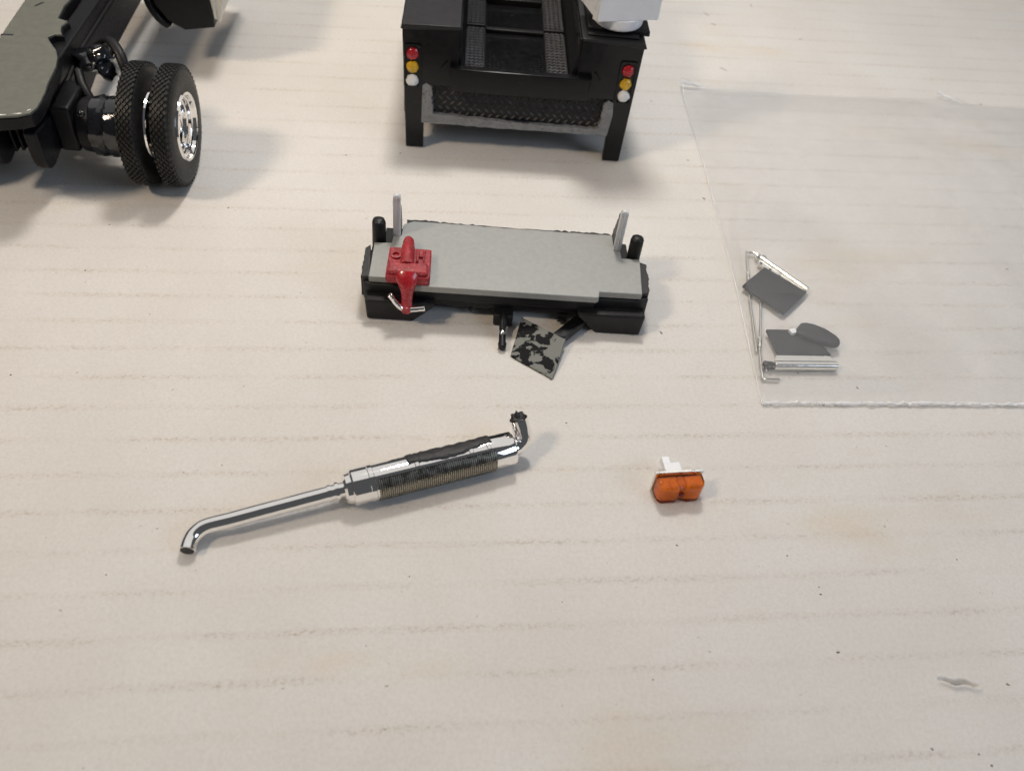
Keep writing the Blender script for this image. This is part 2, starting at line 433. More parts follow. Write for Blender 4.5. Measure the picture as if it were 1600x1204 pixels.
MB().box((10, 56, 22.3), (46, 58, 62)).build('reflection_blocker', 'gloss_black', tk, 0.4)  # unseen board, added to keep bright reflections off the channel floor
# bumper bar, tread plate and the grey edge where the step was cut away
MB().box((11.4, -2.0, 18.1), (46.2, 0.4, 24.2)).build('bumper_bar', 'gloss_black', tk, 0.3, 3, jitter=0.06)
MB().box((11.0, -1.9, 18.5), (11.42, 0.3, 24.5)).build('bar_end_cap', 'gloss_black', tk, 0.1)
MB().box((46.18, -1.9, 18.4), (46.6, 0.3, 24.3)).build('bar_end_cap', 'gloss_black', tk, 0.1)
pl = MB().box((5.0, 1.2, 8.3), (53.0, 1.9, 18.2)).build('tread_plate', 'satin_black', tk)
dm = MB()
for r in range(7):
    for k in range(23):
        x, z = 6.8 + k * 2.0 + (r % 2) * 1.0, 8.9 + r * 1.42
        a = 0.75 if r % 2 else -0.75
        c, s_ = math.cos(a), math.sin(a); L_, w_ = 0.95, 0.30
        q = [(x + c * p - s_ * o, z + s_ * p + c * o) for p, o in ((-L_, 0), (0, -w_), (L_, 0), (0, w_))]
        dm.add([(a_, 1.22, b_) for a_, b_ in q] + [(x + c * 0.4, 0.86, z + s_ * 0.4), (x - c * 0.4, 0.86, z - s_ * 0.4)],
               [(0, 1, 5), (1, 4, 5), (1, 2, 4), (2, 3, 4), (3, 5, 4), (3, 0, 5)])
dm.build('tread_diamonds', 'tread_grey', pl, kind='stuff')
U = [(4.0, 7.7), (4.15, 18.2), (5.2, 18.8), (6.5, 18.0)] + jag((6.6, 17.6), (6.9, 10.6), 16, 0.35, 3) + jag((6.9, 10.4), (25.0, 9.5), 26, 0.16, 4) + \
    jag((25, 9.5), (50.2, 9.5), 30, 0.22, 5) + jag((50.6, 9.9), (51.2, 17.2), 14, 0.4, 6) + [(52.0, 17.9), (53.3, 17.4), (53.7, 14.0), (53.2, 7.9)] + jag((53.0, 7.7), (4.6, 7.6), 30, 0.12, 7)
MB().prism(U, -0.12, 1.5, 'xz').build('cut_edge', 'cut_grey', tk, jitter=0.1)
MB().tube([(25.5, 1.0, 9.9), (29, 0.8, 9.7), (35, 1.0, 9.8)], [0.2, 0.45, 0.2], 8).build('mould_mark', 'wet_black', tk)
# tail lamps
for u, zs in ((1.65, (26.4, 22.9, 19.4)), (55.45, (26.4, 22.8, 19.6))):
    h = MB(); o_, i_ = [], []
    def rr(hw, z0, z1, r):
        return arc((u + hw - r, z0 + r), r, -90, 0, 4) + arc((u + hw - r, z1 - r), r, 0, 90, 4) + arc((u - hw + r, z1 - r), r, 90, 180, 4) + arc((u - hw + r, z0 + r), r, 180, 270, 4)
    po, pi = rr(2.15, 17.4, 28.9, 0.8), rr(1.75, 17.9, 28.4, 0.6); n = len(po)
    h.add([(a, 0.1, b) for a, b in po] + [(a, -0.45, b) for a, b in po] + [(a, -0.45, b) for a, b in pi] + [(a, 0.1, b) for a, b in pi],
          [(k + j * n, (k + 1) % n + j * n, (k + 1) % n + (j + 1) * n, k + (j + 1) * n) for j in range(3) for k in range(n)])
    hs = h.build('lamp_housing', 'gloss_black', tk, smooth=60)
    for z, mt, sd in zip(zs, ('lens_red', 'lens_yellow', 'lens_white'), (1, 2, 3)):
        MB().lathe([(0.1, 1.55), (-0.4, 1.5), (-0.75, 1.2), (-0.95, 0.7), (-1.0, 0.15)], 22, 'y', (u, 0, z)).build('lamp_lens', mt, hs, jitter=0.26 if sd < 3 else 0.34)
MB().tube([(9.0, -0.2, 23.2), (10.3, -0.3, 25.0)], 0.28, 8).build('moulded_rib', 'gloss_black', tk)
MB().tube([(48.6, -0.2, 23.4), (47.3, -0.3, 25.2)], 0.28, 8).build('moulded_rib', 'gloss_black', tk)

# ------------------------------------------------------------------ white block on the truck's side deck
wb_loc = local((0, 0), -6.345, (45.8, 0.1)); wbl = (wb_loc[0] - 36.91, wb_loc[1] + 80.81, 35.4)
wb = thing('white_block', 'plain white plastic box on a round foot, standing on the black truck body', 'plastic box', wbl, 6.345 + 14)
MB().prism([(0, 0), (15.7, 0), (15.9, 13.5), (-0.6, 13.0)], 2.6, 24.0).build('box_shell', 'white', wb, 0.15)
MB().lathe([(-0.15, 5.6), (0.3, 6.1), (2.62, 6.3)], 40, 'z', (7.6, 5.6, 0)).build('round_foot', 'white', wb, 0.2)
MB().prism(jag((-1.0, 3.0), (-1.0, 24), 10, 0.5, 9) + [(-1.0, 24), (0.1, 24), (0.1, 2.5)], 0.3, 1.0, 'xz').build('torn_corner', 'white_trim', wb, jitter=0.2)

# ------------------------------------------------------------------ upturned chassis at the left
CO = (-84.14, 55.13, 0)
ch = thing('truck_chassis', 'matt black model truck chassis with dual wheels and filed olive top plate', 'model truck', CO, 6.5)
plate = [(-44.2, -21.5), (-43.6, 0), (-43.4, 12.7), (-43.9, 19.7), (-44.6, 32.1), (-45, 60), (-35.5, 60), (-34.6, 34.1), (-34.9, 31.1), (-34.2, 24.2), (-31.6, 23.1), (-32.2, 20.5), (-31.6, 18.3), (-30.7, 16.4),
         (-32.4, 16.2), (-33.4, 14.5), (-31.7, 11.9), (-29.6, 9.0), (-28.3, 6.0), (-27.3, 1.8), (-26.9, -2), (-26.6, -5.6), (-26.0, -9), (-25.6, -12.7), (-25.5, -15.5), (-26.1, -17.9), (-28.2, -19.2), (-31.4, -20.0), (-36, -20.8)]
MB().prism(plate, 25.4, 26.0).build('top_plate', 'filed_green', ch, 0.12)
MB().prism([(x + (0.25 if x > -40 else -0.2), y - (0.25 if y < 0 else 0)) for x, y in plate], 22.9, 25.38).build('plate_rim', 'rail_black', ch, jitter=0.25)
for k, (x0, x1, y0) in enumerate(((-29.8, -27.6, -18.7), (-33.2, -30.4, -19.6), (-36.4, -33.8, -20.4), (-26.9, -26.3, -16.9))):
    MB().prism(jag((x0, y0 - 0.35 + (0.3 if k == 0 else 0)), (x1, y0 + 0.15), 5, 0.12, 70 + k) + [(x1, y0 + 0.3)] + jag((x1, y0 + 0.5), (x0, y0 + 0.1), 5, 0.15, 80 + k), 25.9, 26.04).build('paint_chip', 'white_trim', ch)
for x, y, a in ((-42.3, 14.2, 0.1), (-40.6, 30.5, 1.1)):
    MB().box((x - 1.5, y - 0.55, 25.5), (x + 1.5, y + 0.55, 26.03), (a, x, y)).build('slot_shade', 'rough_cut_and_hole_shade', ch, 0.25)  # dark block flush in the plate, painting the shade of an open slot
MB().prism([(-6, 20), (-3, 24.2), (62, 24.4), (90, 24.4), (90, 20), (0, 19)], -33.4, -29.2, 'yz').build('spine', 'rail_black', ch, 0.4, jitter=0.1)
prof = [(-14.1, 18.6), (-13.9, 11.2), (-13.2, 9.0), (-11.6, 7.9), (-9.6, 7.7), (-5.4, 8.6), (-2.2, 8.2), (3, 7.4), (11, 8.9), (24, 11.6), (41, 11.0), (65, 12.0), (92, 12.0), (92, 21.6), (45, 21.4), (20, 20.9), (6, 18.4), (-8, 17.6)]
MB().prism(prof, -31.6, -28.5, 'yz').build('frame_rail', 'rail_black', ch, 0.7, 3, jitter=0.12)
MB().prism(prof, -41.5, -38.4, 'yz').build('frame_rail', 'rail_black', ch, 0.7, 3, jitter=0.12)
MB().box((-40, 30, 13), (-30, 33, 20)).build('cross_member', 'rail_black', ch, 0.3)
MB().box((-42, -1.5, 18), (-28.6, 4, 23)).build('cross_member', 'rail_black', ch, 0.3)
MB().box((-42, 84, 13), (-4, 90, 19)).build('cross_member', 'rail_black', ch, 0.3)
MB().tube([(-66, 0, 14), (-4.6, 0, 14)], 2.0, 20).build('axle', 'satin_black', ch)
for sgn, c0 in ((1, 0), (-1, -62.6)):
    def X(u): return u if sgn > 0 else c0 - u
    MB().lathe([(X(-24.4), 3.0), (X(-24.0), 5.2), (X(-23.0), 6.1), (X(-20.6), 6.4), (X(-20.5), 5.0)], 40, 'x', (0, -0.8, 13.3)).build('brake_drum', 'rail_black', ch, smooth=30)
    MB().lathe([(X(-20.7), 5.0), (X(-20.5), 6.6), (X(-18.5), 7.0), (X(-17.6), 6.5), (X(-16.6), 7.0), (X(-14.2), 6.8), (X(-13.2), 5.0)], 40, 'x', (0, -0.8, 13.2)).build('brake_chamber', 'wet_black', ch, smooth=30, jitter=0.45)
    MB().box((min(X(-28.6), X(-24.0)), -5.5, 8.6), (max(X(-28.6), X(-24.0)), 7, 20)).build('axle_saddle', 'rail_black', ch, 0.8, 3, jitter=0.2)
    MB().tube([(X(-26), 9, 21), (X(-24.5), 5.5, 19.5), (X(-22.5), 3.5, 17)], [1.0, 1.3, 1.0], 12).build('shock_absorber', 'satin_black', ch, jitter=0.15)
    MB().blob((X(-14.2), -4.6, 8.4), (1.0, 1.2, 0.9), 7, 0.6, 2).tube([(X(-14.6), -4, 9), (X(-12.6), -5.5, 7.6)], 0.4, 8).build('brake_lever', 'wet_black', ch)
    MB().blob((X(-21.8), -4.5, 18.2), (0.9, 0.9, 0.9), 3, 0.3, 2).tube([(X(-21.8), -4.5, 18), (X(-22.4), -3, 15)], 0.9, 10).build('bolt', 'wet_black', ch)
MB().blob((-20.6, 11, 24.4), (2.6, 3.0, 2.6), 4, 0.5).blob((-19.6, 10, 21.6), (2.2, 2.6, 2.8), 9, 0.5).blob((-21.8, 13, 22.5), (2.4, 4.0, 2.6), 6, 0.5).blob((-24.5, 16, 20.5), (4.6, 4.2, 2.2), 8, 0.5).build('glue_blob', 'wet_black', ch)
MB().tube(smoothpath([(-26, 19, 21.5), (-20.5, 16.5, 25.6), (-17.5, 13.5, 25.0), (-15.8, 11, 22.8), (-15.0, 9.5, 20)]), [1.2] * 24 + [0.9], 14, squash=0.6).build('spring_hanger', 'rail_black', ch)
for u, v in ((-37.4, -7), (-36.0, -6.5), (-34.6, -6)):
    MB().box((u - 0.35, v - 1.4, 9.5), (u + 0.35, v + 5, 19)).build('fin', 'rail_black', ch, 0.25)

def tyre_part(u1, first=None):
    """tyre mesh (5 mm wide, outer face at u1) with its tread and chrome rim"""
    R = 14.0
    w0 = MB().lathe([(-0.30, 7.8), (-0.15, 9.2), (-0.10, 11.0), (-0.35, 12.6), (-0.75, 13.35), (-1.2, 13.62), (-3.8, 13.62), (-4.25, 13.35), (-4.65, 12.6), (-4.9, 11.0), (-4.85, 9.2), (-4.7, 7.8)], 72, 'x', closed=True)
    t = w0.build('tyre', 'rubber', ch, smooth=35); t.location = Vector((u1, 0, R)) * S
    tr = MB(); N = 58
    for k in range(N):
        for row in range(6):
            a = (k + (0.5 if row % 2 else 0)) * 2 * math.pi / N
            xc = -1.02 - row * 0.59
            ha, hx = math.pi / N * 0.80, 0.36
            ro = 14.0 if 0 < row < 5 else 13.92
            pts = []
            for r in (13.5, ro):
                k_ = 1.0 if r < 13.8 else 0.86
                for dx, da in ((-hx, 0.25), (0, 1), (hx, 0.25), (hx, -0.25), (0, -1), (-hx, -0.25)):
                    b = a + da * ha * k_; x = xc + dx * k_
                    pts.append((x, r * math.cos(b), r * math.sin(b)))
            tr.add(pts, [(6, 7, 8, 9, 10, 11)] + [(i, (i + 1) % 6, 6 + (i + 1) % 6, 6 + i) for i in range(6)])
        for xs_, xe in ((-0.40, -0.95), (-4.05, -4.6)):          # shoulder lugs
            a = k * 2 * math.pi / N; b0, b1 = a - 0.034, a + 0.034
            r0, r1 = (12.9, 13.85) if xs_ > -1 else (13.85, 12.9)
            q = [(xs_, r0, b0), (xe, r1, b0), (xe, r1, b1), (xs_, r0, b1)]
            tr.add([(x, (r - 0.45) * math.cos(b), (r - 0.45) * math.sin(b)) for x, r, b in q] + [(x, r * math.cos(b), r * math.sin(b)) for x, r, b in q],
                   [(4, 5, 6, 7), (0, 1, 5, 4), (1, 2, 6, 5), (2, 3, 7, 6), (3, 0, 4, 7)])
    tr.build('tread', 'rubber', t, kind='stuff', smooth=20)
    rm = MB().lathe([(-0.25, 8.0), (0.15, 7.85), (0.22, 7.5), (0.0, 7.15), (-0.8, 6.95), (-1.0, 6.6), (-1.8, 6.45), (-2.0, 6.05), (-2.9, 5.8), (-3.4, 5.0), (-3.5, 4.0), (-3.2, 3.2), (-2.6, 2.8), (-2.4, 2.0), (-1.9, 1.7), (-1.7, 0.9), (-1.7, 0.2)], 60, 'x', cap0=False)
    rm.build('rim', 'chrome', t, smooth=25)
    nt = MB()
    for k in range(8):
        a = k * math.pi / 4
        nt.lathe([(-3.6, 0.45), (-2.9, 0.45), (-2.7, 0.2)], 6, 'x', (0, 4.3 * math.cos(a), 4.3 * math.sin(a)))
    nt.build('wheel_nuts', 'chrome', t, kind='stuff')
    return t
first = tyre_part(0.0)
for u1 in (-7.4, -47.6, -55.0):
    c = first.copy(); COL.objects.link(c); c.parent = ch; c.location = Vector((u1, 0, 14.0)) * S
    c.rotation_euler = (0.13 * u1, 0, 0)
    for g in first.children:
        d = g.copy(); COL.objects.link(d); d.parent = c
MB().lathe([(-13, 3.4), (-4, 3.4)], 24, 'x', (0, 0, 14)).build('hub', 'satin_black', ch)
# fender and side box further forward
fp = smoothpath([(-23.4, 22, 0), (-22.4, 17, 0), (-20.6, 13.6, 0), (-18.2, 11.6, 0)], 5)
MB().prism([(p.x, p.y) for p in fp] + [(-17.2, 12.3)] + [(p.x + 1.5, p.y + 0.9) for p in reversed(fp)], 51.5, 66, 'xz').build('fender', 'gloss_black', ch, 0.4, 3)
MB().prism([(-21.5, 30), (-20.3, 18), (-17.4, 13.6), (-13.3, 11.4), (-5.1, 12.8), (-5.0, 15.4), (-5.9, 30)], 52, 90, 'xz').build('side_box', 'satin_black', ch, 0.3)
MB().prism([(-5.0, 15.3), (-3.8, 14.6), (-3.3, 15.2), (0.6, 30), (-5.8, 30)], 52.4, 88, 'xz').build('white_trim', 'white_trim', ch, 0.2)
MB().prism([(-4.6, 15.2), (-4.2, 15.2), (-3.4, 30), (-4.0, 30)], 51.9, 52.5, 'xz').prism([(-3.6, 14.4), (-3.1, 14.8), (1.0, 30), (0.1, 30)], 51.8, 52.5, 'xz').build('trim_ribs', 'white_trim', ch, 0.12)

# ------------------------------------------------------------------ silver step deck that was cut off the body
PO = (-33.0, 16.9, 0)
pf = thing('step_deck', 'cut-off silver topped black rear step deck with two upright posts', 'model part', PO, 6.1)
outl = [(0, -0.3), (8.8, -0.35), (9.1, -2.2), (9.5, -2.4), (48.4, -2.4), (48.9, -2.1), (49.1, -0.45), (58.4, -0.4), (59.1, 11.2), (55.0, 11.3), (54.9, 14.0), (53.6, 19.2)] + \
       jag((53.0, 19.3), (30, 19.3), 14, 0.12, 21) + jag((30, 19.3), (6.6, 19.5), 16, 0.12, 22) + [(5.9, 18.0), (5.7, 14.0), (4.0, 13.9), (3.9, 11.3), (0.1, 11.0)]
MB().prism(outl, 7.9, 9.5).build('deck_top', 'silver', pf, 0.16)
cutp = [(53.2, 18.6)] + [(53.2, 19.6)] + jag((53.0, 19.9), (40, 19.9), 22, 0.28, 31) + jag((40, 19.75), (24, 19.6), 8, 0.06, 32) + jag((24, 19.8), (6.8, 20.2), 26, 0.32, 33) + [(6.6, 20.0), (6.6, 18.6)]
MB().prism(cutp, 5.2, 9.35).build('torn_rear_edge', 'rough_cut_and_hole_shade', pf, jitter=0.15)
MB().prism([(-1.2, -0.2), (0.4, -0.9), (58.6, -0.9), (60.1, -0.2), (60.3, 9.6), (59.3, 10.8), (-0.4, 10.6), (-1.5, 9.6)], 3.0, 7.88).build('beam', 'satin_black', pf, 0.3, jitter=0.08)
MB().box((2, 10, 5), (57, 18.6, 7.88)).build('rear_beam', 'satin_black', pf, 0.2)
MB().box((9.6, -1.6, 5.0), (48.4, 0.8, 7.88)).box((10, 0.2, 1.6), (49, 6, 5.2)).build('front_beam', 'satin_black', pf, 0.3)
MB().prism(jag((-1.7, 0.4), (-1.6, 10.4), 14, 0.22, 41) + [(-0.7, 10.9), (0.1, 0.4)], 3.4, 8.9).build('torn_end', 'rough_cut_and_hole_shade', pf, jitter=0.12)
MB().prism([(58.4, 0.4), (59.2, 10.9)] + jag((60.6, 10.4), (60.4, 0.4), 14, 0.22, 42), 3.4, 8.9).build('torn_end', 'rough_cut_and_hole_shade', pf, jitter=0.12)
for s_ in (0, 1):
    mx = (lambda u: u) if s_ == 0 else (lambda u: 58.9 - u)
    # box below the deck: chamfered inner corner
    MB().prism([(mx(-0.3), 0.05), (mx(9.6), 0.05), (mx(13.9), 4.4), (mx(14.2), 5.4), (mx(-0.7), 5.6)], -3.4, 8.0, 'xz').build('side_box', 'satin_black', pf, 0.45, 3, jitter=0.06)
    MB().lathe([(4.0, 1.55), (13.2, 1.5), (13.8, 1.3), (14.1, 0.7), (14.15, 0.1)], 20, 'z', (mx(0.9), 13.4, 0)).build('stud', 'satin_black', pf, smooth=50, jitter=0.08)
    MB().box((min(mx(-0.6), mx(4.6)), 11.2, 4.6), (max(mx(-0.6), mx(4.6)), 14.6, 7.2)).build('stud_ledge', 'satin_black', pf, 0.2)
    # upright: silver front strip backed by a black gusset
    up = MB().prism([(mx(3.9), 14.0), (mx(5.6), 14.0), (mx(5.6), 14.9), (mx(3.9), 14.9)], 9.3, 19.2).lathe([(14.0, 0.85), (14.9, 0.85)], 20, 'y', (mx(4.75), 0, 19.2))
    post = up.build('post', 'lit_post_silver', pf, 0.12)
    MB().box((mx(4.75) - 0.12, 13.8, 9.6), (mx(4.75) + 0.12, 14.05, 19.2)).build('post_rib', 'lit_post_silver', post, 0.08)
    MB().prism([(14.85, 7.5), (19.6, 7.5)] + jag((19.5, 9.6), (15.4, 19.6), 10, 0.3, 51 + s_) + [(14.85, 19.8)], min(mx(4.3), mx(5.5)), max(mx(4.3), mx(5.5)), 'yz').build('gusset', 'rough_cut_and_hole_shade', post, jitter=0.1)
MB().tube([(21.9, 0.4, 1.2), (22.6, -0.6, 3.2), (22.9, -0.9, 5.5)], [0.5, 0.35, 0.2], 8).build('moulded_rib', 'satin_black', pf)
MB().box((26.9, -3.2, 0.2), (31.1, 1.0, 3.2)).build('hitch_bracket', 'satin_black', pf, 0.4)
pin = MB().tube(smoothpath([(29.0, -2.6, 3.0), (29.0, -3.9, 2.8), (28.9, -6.0, 1.6), (28.9, -10.2, 0.95)]), 0.72, 14).lathe([(-10.9, 0.3), (-10.6, 0.8), (-9.4, 0.95)], 14, 'y', (28.9, 0, 0.95)).build('hitch_pin', 'satin_black', pf, smooth=50)
MB().blob((28.85, -6.9, 2.0), (0.72, 0.8, 0.55), 5, 0.3, 2).build('paint_dab', 'chrome', pin)
MB().box((41, -1.6, 0.9), (43, -0.2, 1.5)).build('mould_nub', 'satin_black', pf, 0.2)
arm_m = MB().add([(39.6, -6.6, 0.4), (42.0, -7.9, 0.4), (48.5, -1.0, 1.0), (46.4, 0.5, 1.0), (39.6, -6.6, 2.3), (42.0, -7.9, 2.3), (48.5, -1.0, 3.0), (46.4, 0.5, 3.0)],
                 [(0, 3, 2, 1), (4, 5, 6, 7), (0, 1, 5, 4), (1, 2, 6, 5), (2, 3, 7, 6), (3, 0, 4, 7)])
arm = arm_m.build('arm', 'gloss_black', pf, 0.25)
A, B, C_, D = Vector((33.0, -2.5, 2.6)), Vector((42.3, -8.5, 2.6)), Vector((39.4, -18.2, 0.35)), Vector((30.7, -12.1, 0.35))
nn = (B - A).cross(C_ - A).normalized(); nn = nn if nn.z < 0 else -nn
cor = []
for p, q in ((A, B), (B, C_), (C_, D), (D, A)):
    for i in range(6): cor.append(p.lerp(q, i / 6) + Vector((random.uniform(-.07, .07), random.uniform(-.07, .07), 0)) * (1 if i else 0.3))
n = len(cor)
MB().add(cor + [p + nn * 0.75 for p in cor], [tuple(range(n)), tuple(range(n, 2 * n))[::-1]] + [(i, (i + 1) % n, n + (i + 1) % n, n + i) for i in range(n)]) \
    .build('end_plate', 'chipped', pf, 0.08)

# ------------------------------------------------------------------ red vise glued on the deck
vs_loc = local((0, 0), -6.1, (8.2, 2.0)); VO = (vs_loc[0] - 33.0, vs_loc[1] + 16.9, 9.48)
vi = thing('bench_vise', 'small glossy red vise with chrome handle on the silver deck', 'vise', VO, 6.1)
MB().prism([(-4.6, -3.2), (-4.1, -4.2), (4.1, -4.4), (4.7, -3.8), (4.6, 5.2), (-4.4, 5.5)], 0, 2.1).build('base_plate', 'red_worn', vi, 0.35, 3, jitter=0.14)
MB().box((-4.2, -3.8, 1.8), (4.3, -0.4, 3.2)).build('jaw', 'red_worn', vi, 0.7, 4, jitter=0.14)
MB().tube([(-0.3, -1.0, 2.2), (-0.4, 3.4, 2.3), (-0.45, 5.6, 2.3), (-0.5, 6.0, 2.2), (-0.5, 6.8, 2.2), (-0.5, 7.8, 2.1), (-0.5, 8.4, 1.9)], [1.5, 1.45, 1.35, 1.15, 1.25, 1.1, 0.5], 20).build('screw_barrel', 'red_worn', vi, smooth=60, jitter=0.1)
MB().lathe([(1.9, 1.15), (2.5, 1.1), (2.55, 0.7), (2.1, 0.65)], 16, 'z', (-2.8, 2.4, 0)).build('ring_boss', 'red_worn', vi, smooth=30)
MB().box((1.5, 0.4, 1.9), (2.1, 4.4, 2.8)).box((2.8, 0.8, 1.9), (3.4, 4.2, 2.5)).box((1.6, 2.0, 2.0), (3.3, 2.6, 2.6)).build('side_ribs', 'red_worn', vi, 0.25, jitter=0.12)
MB().tube([(0, -3.0, 1.9), (0, -4.1, 1.3), (0.05, -4.9, 0.2), (0.1, -5.5, -1.2), (0.1, -6.0, -2.8), (0.1, -6.4, -4.0)], [2.7, 2.5, 1.75, 1.3, 1.15, 1.2], 24, squash=0.6).build('neck', 'red', vi, smooth=60)
MB().tube([(0.1, -5.4, -4.1), (0.1, -7.6, -4.6)], 1.05, 20).build('screw_head', 'red', vi, 0.2)
hd = MB().tube(smoothpath([(-3.4, -6.6, -0.9), (-2.7, -6.7, -2.0), (-1.8, -6.9, -3.3), (-0.8, -6.9, -4.2), (0.2, -6.9, -4.5), (1.6, -7.0, -4.2), (3.0, -7.0, -3.9), (4.0, -7.0, -3.7)]), 0.68, 14, squash=0.85)
hd.build('handle', 'chrome', vi, 0.12, jitter=0.05)

# ------------------------------------------------------------------ chrome exhaust stack
EO, EA = (-26.6, -33.0, 0), 26.7
ex = thing('exhaust_stack', 'chrome exhaust stack with perforated muffler shield and bent pipe ends', 'exhaust pipe', EO, EA)
AZ = 3.46
mp = [(-0.5, 1.5), (-0.4, 2.3), (0.0, 2.75), (0.9, 2.95), (1.0, 3.25), (1.2, 3.36), (4.0, 3.36), (4.1, 3.46), (4.9, 3.46), (5.0, 3.32)]
for x in (12.4, 22.6, 26.0):
    mp += [(x, 3.32), (x + 0.1, 3.45), (x + 0.7, 3.45), (x + 0.8, 3.32)]
mp += [(31.2, 3.34), (31.5, 3.2), (31.6, 2.6), (31.65, 0.3)]
MB().lathe(mp, 64, 'x', (0, 0, AZ)).build('muffler', 'chrome', ex, smooth=28)
L = lambda p: local(EO, EA, p)
pp = smoothpath([(-0.2, 0, AZ), (-4.0, 0.0, 3.3), (-10, 0.0, 3.1), (-15, 0.0, 2.95), (-20, -0.05, 2.8), L((-48.0, -43.5, 2.3)), L((-49.5, -45.0, 1.9)), L((-49.9, -46.6, 1.65)), L((-49.8, -48.2, 1.55))], 8)
MB().tube(pp, 1.42, 28).build('tail_pipe', 'chrome', ex, smooth=50)
q0, q1 = pp[-1], (pp[-1] - pp[-2]).normalized()
MB().tube([q0 - q1 * 0.1, q0 + q1 * 0.05], 1.15, 24).build('mouth_shade', 'rough_cut_and_hole_shade', ex)  # dark disc stands in for the shade inside the open pipe
pr_ = MB()
for x, r in ((-1.6, 1.75), (-2.9, 1.58)):
    pr_.lathe([(x - 0.35, 1.3), (x - 0.3, r), (x + 0.3, r), (x + 0.35, 1.3)], 32, 'x', (0, 0, AZ - 0.06))
pr_.build('pipe_collar', 'chrome', ex, smooth=30)
e0 = smoothpath([(30.8, -0.2, AZ), L((2.4, -18.3, 3.45)), L((3.4, -17.3, 4.4)), L((2.9, -16.4, 6.2)), L((2.0, -15.5, 8.2))], 8)
MB().tube(e0, 1.72, 26).build('elbow', 'chrome', ex, smooth=50)
e1, e2 = Vector(e0[-1]), (Vector(e0[-1]) - Vector(e0[-4])).normalized()
cap = MB().blob(e1 + e2 * 0.0, (1.45, 1.35, 0.7), 12, 0.6, 3).blob(e1 + Vector((-0.3, 0.2, 0.8)), (0.6, 0.6, 0.8), 4, 0.5, 2)
for k in range(5):
    a = k * 1.25 + 0.4; d = Vector((math.cos(a), math.sin(a), 0.25)) * 1.45
    cap.add([e1 + d * 0.6, e1 + d * 0.6 + Vector((0.5, 0.3, 0)), e1 + d * 1.05 + Vector((0.1, 0, 0.35)), e1 + d * 0.9 + Vector((0, 0, -0.6))], [(0, 1, 2), (0, 2, 3), (1, 3, 2), (0, 3, 1)])
cap.build('snapped_end', 'rough_cut_and_hole_shade', ex)
# perforated shield wrapped round the camera side of the muffler
def cyl(x, th, r): return (x, -r * math.cos(th), AZ + r * math.sin(th))     # th 0 = facing -y
def cyl_patch(mb, x0, x1, t0, t1, r0, r1, nt):
    vs_, fs = [], []
    for i in range(nt + 1):
        t = t0 + (t1 - t0) * i / nt
        vs_ += [cyl(x0, t, r0), cyl(x0, t, r1), cyl(x1, t, r1), cyl(x1, t, r0)]
    for i in range(nt):
        for k in range(4): fs.append((i * 4 + k, i * 4 + (k + 1) % 4, (i + 1) * 4 + (k + 1) % 4, (i + 1) * 4 + k))
    fs += [(0, 1, 2, 3), (nt * 4 + 3, nt * 4 + 2, nt * 4 + 1, nt * 4)]
    mb.add(vs_, fs)
sh = MB(); cyl_patch(sh, 5.4, 27.4, math.radians(-88), math.radians(60), 3.30, 3.46, 28)
shield = sh.build('heat_shield', 'dark_metal', ex, smooth=30)
gr = MB(); npx = 58; px_ = 22.0 / npx
for i in range(npx):
    x = 5.4 + i * px_; t = -86 + (0 if i % 2 else 9)
    while t < 58:
        t1 = min(t + 17, 59)
        cyl_patch(gr, x + 0.07, x + px_ - 0.09, math.radians(t), math.radians(t1), 3.44, 3.56, 3); t += 18
gr.build('shield_grille', 'shield_metal', shield, kind='stuff', smooth=30)
# the black scar where the stack was glued on
sr = MB(); rs = random.Random(5); nx_, nt_ = 44, 8; rows = []
for i in range(nx_ + 1):
    f = i / nx_; x = 11.2 + 16.0 * f
    lo = 74 + 6 * math.sin(f * 7 + 1) + rs.uniform(-1.6, 1.6) + 12 * max(0.0, f - 0.3) + 26 * max(0.0, 0.12 - f)
    hi = 128 + rs.uniform(-3, 3)
    rows.append([cyl(x + rs.uniform(-.08, .08), math.radians(lo + (hi - lo) * k / nt_), 3.36 + (0 if k in (0, nt_) or i in (0, nx_) else 0.20 + 0.14 * noise.noise(Vector((x * 0.9, k * 0.8, 3.0))))) for k in range(nt_ + 1)])
sr.add([p for r in rows for p in r], [(i * (nt_ + 1) + k, i * (nt_ + 1) + k + 1, (i + 1) * (nt_ + 1) + k + 1, (i + 1) * (nt_ + 1) + k) for i in range(nx_) for k in range(nt_)])
sr.build('glue_scar', 'rough_cut_and_hole_shade', ex, smooth=25)

# ------------------------------------------------------------------ amber lamp
LO, LA = (33.3, -21.9, 0), 14.0
lm = thing('amber_lamp', 'tiny amber twin marker lamp with silver back plate and stub', 'lamp', LO, LA)
MB().prism([(-4.7, 1.3), (4.6, 1.3), (4.6, 1.85), (-4.7, 1.85)], 0.1, 5.3).build('back_plate', 'wire', lm, 0.12)
plan = [(-4.4, 1.3), (-4.45, -0.5), (-4.1, -1.5), (-3.5, -1.9), (-1.1, -1.95), (-0.6, -1.75), (-0.2, -1.4), (0.5, -1.4), (0.9, -1.75), (1.4, -1.95), (3.5, -1.85), (4.1, -1.3), (4.4, -0.4), (4.35, 1.3)]
MB().prism(plan, 0.05, 4.7).build('lens', 'amber', lm, 0.55, 4, smooth=50)
for u in (-2.3, 2.35):
    MB().box((u - 1.75, -1.3, 0.5), (u + 1.75, 1.2, 4.2)).build('added_lens_fill', 'amber_deep', lm, 0.5, 3)  # opaque orange block added inside the lens to make it look bright
MB().box((-0.62, -0.9, 0.5), (0.68, 1.2, 4.1)).build('added_gap_fill', 'amber_deep', lm, 0.3, 3)  # added to fill the dark gap between the orange blocks
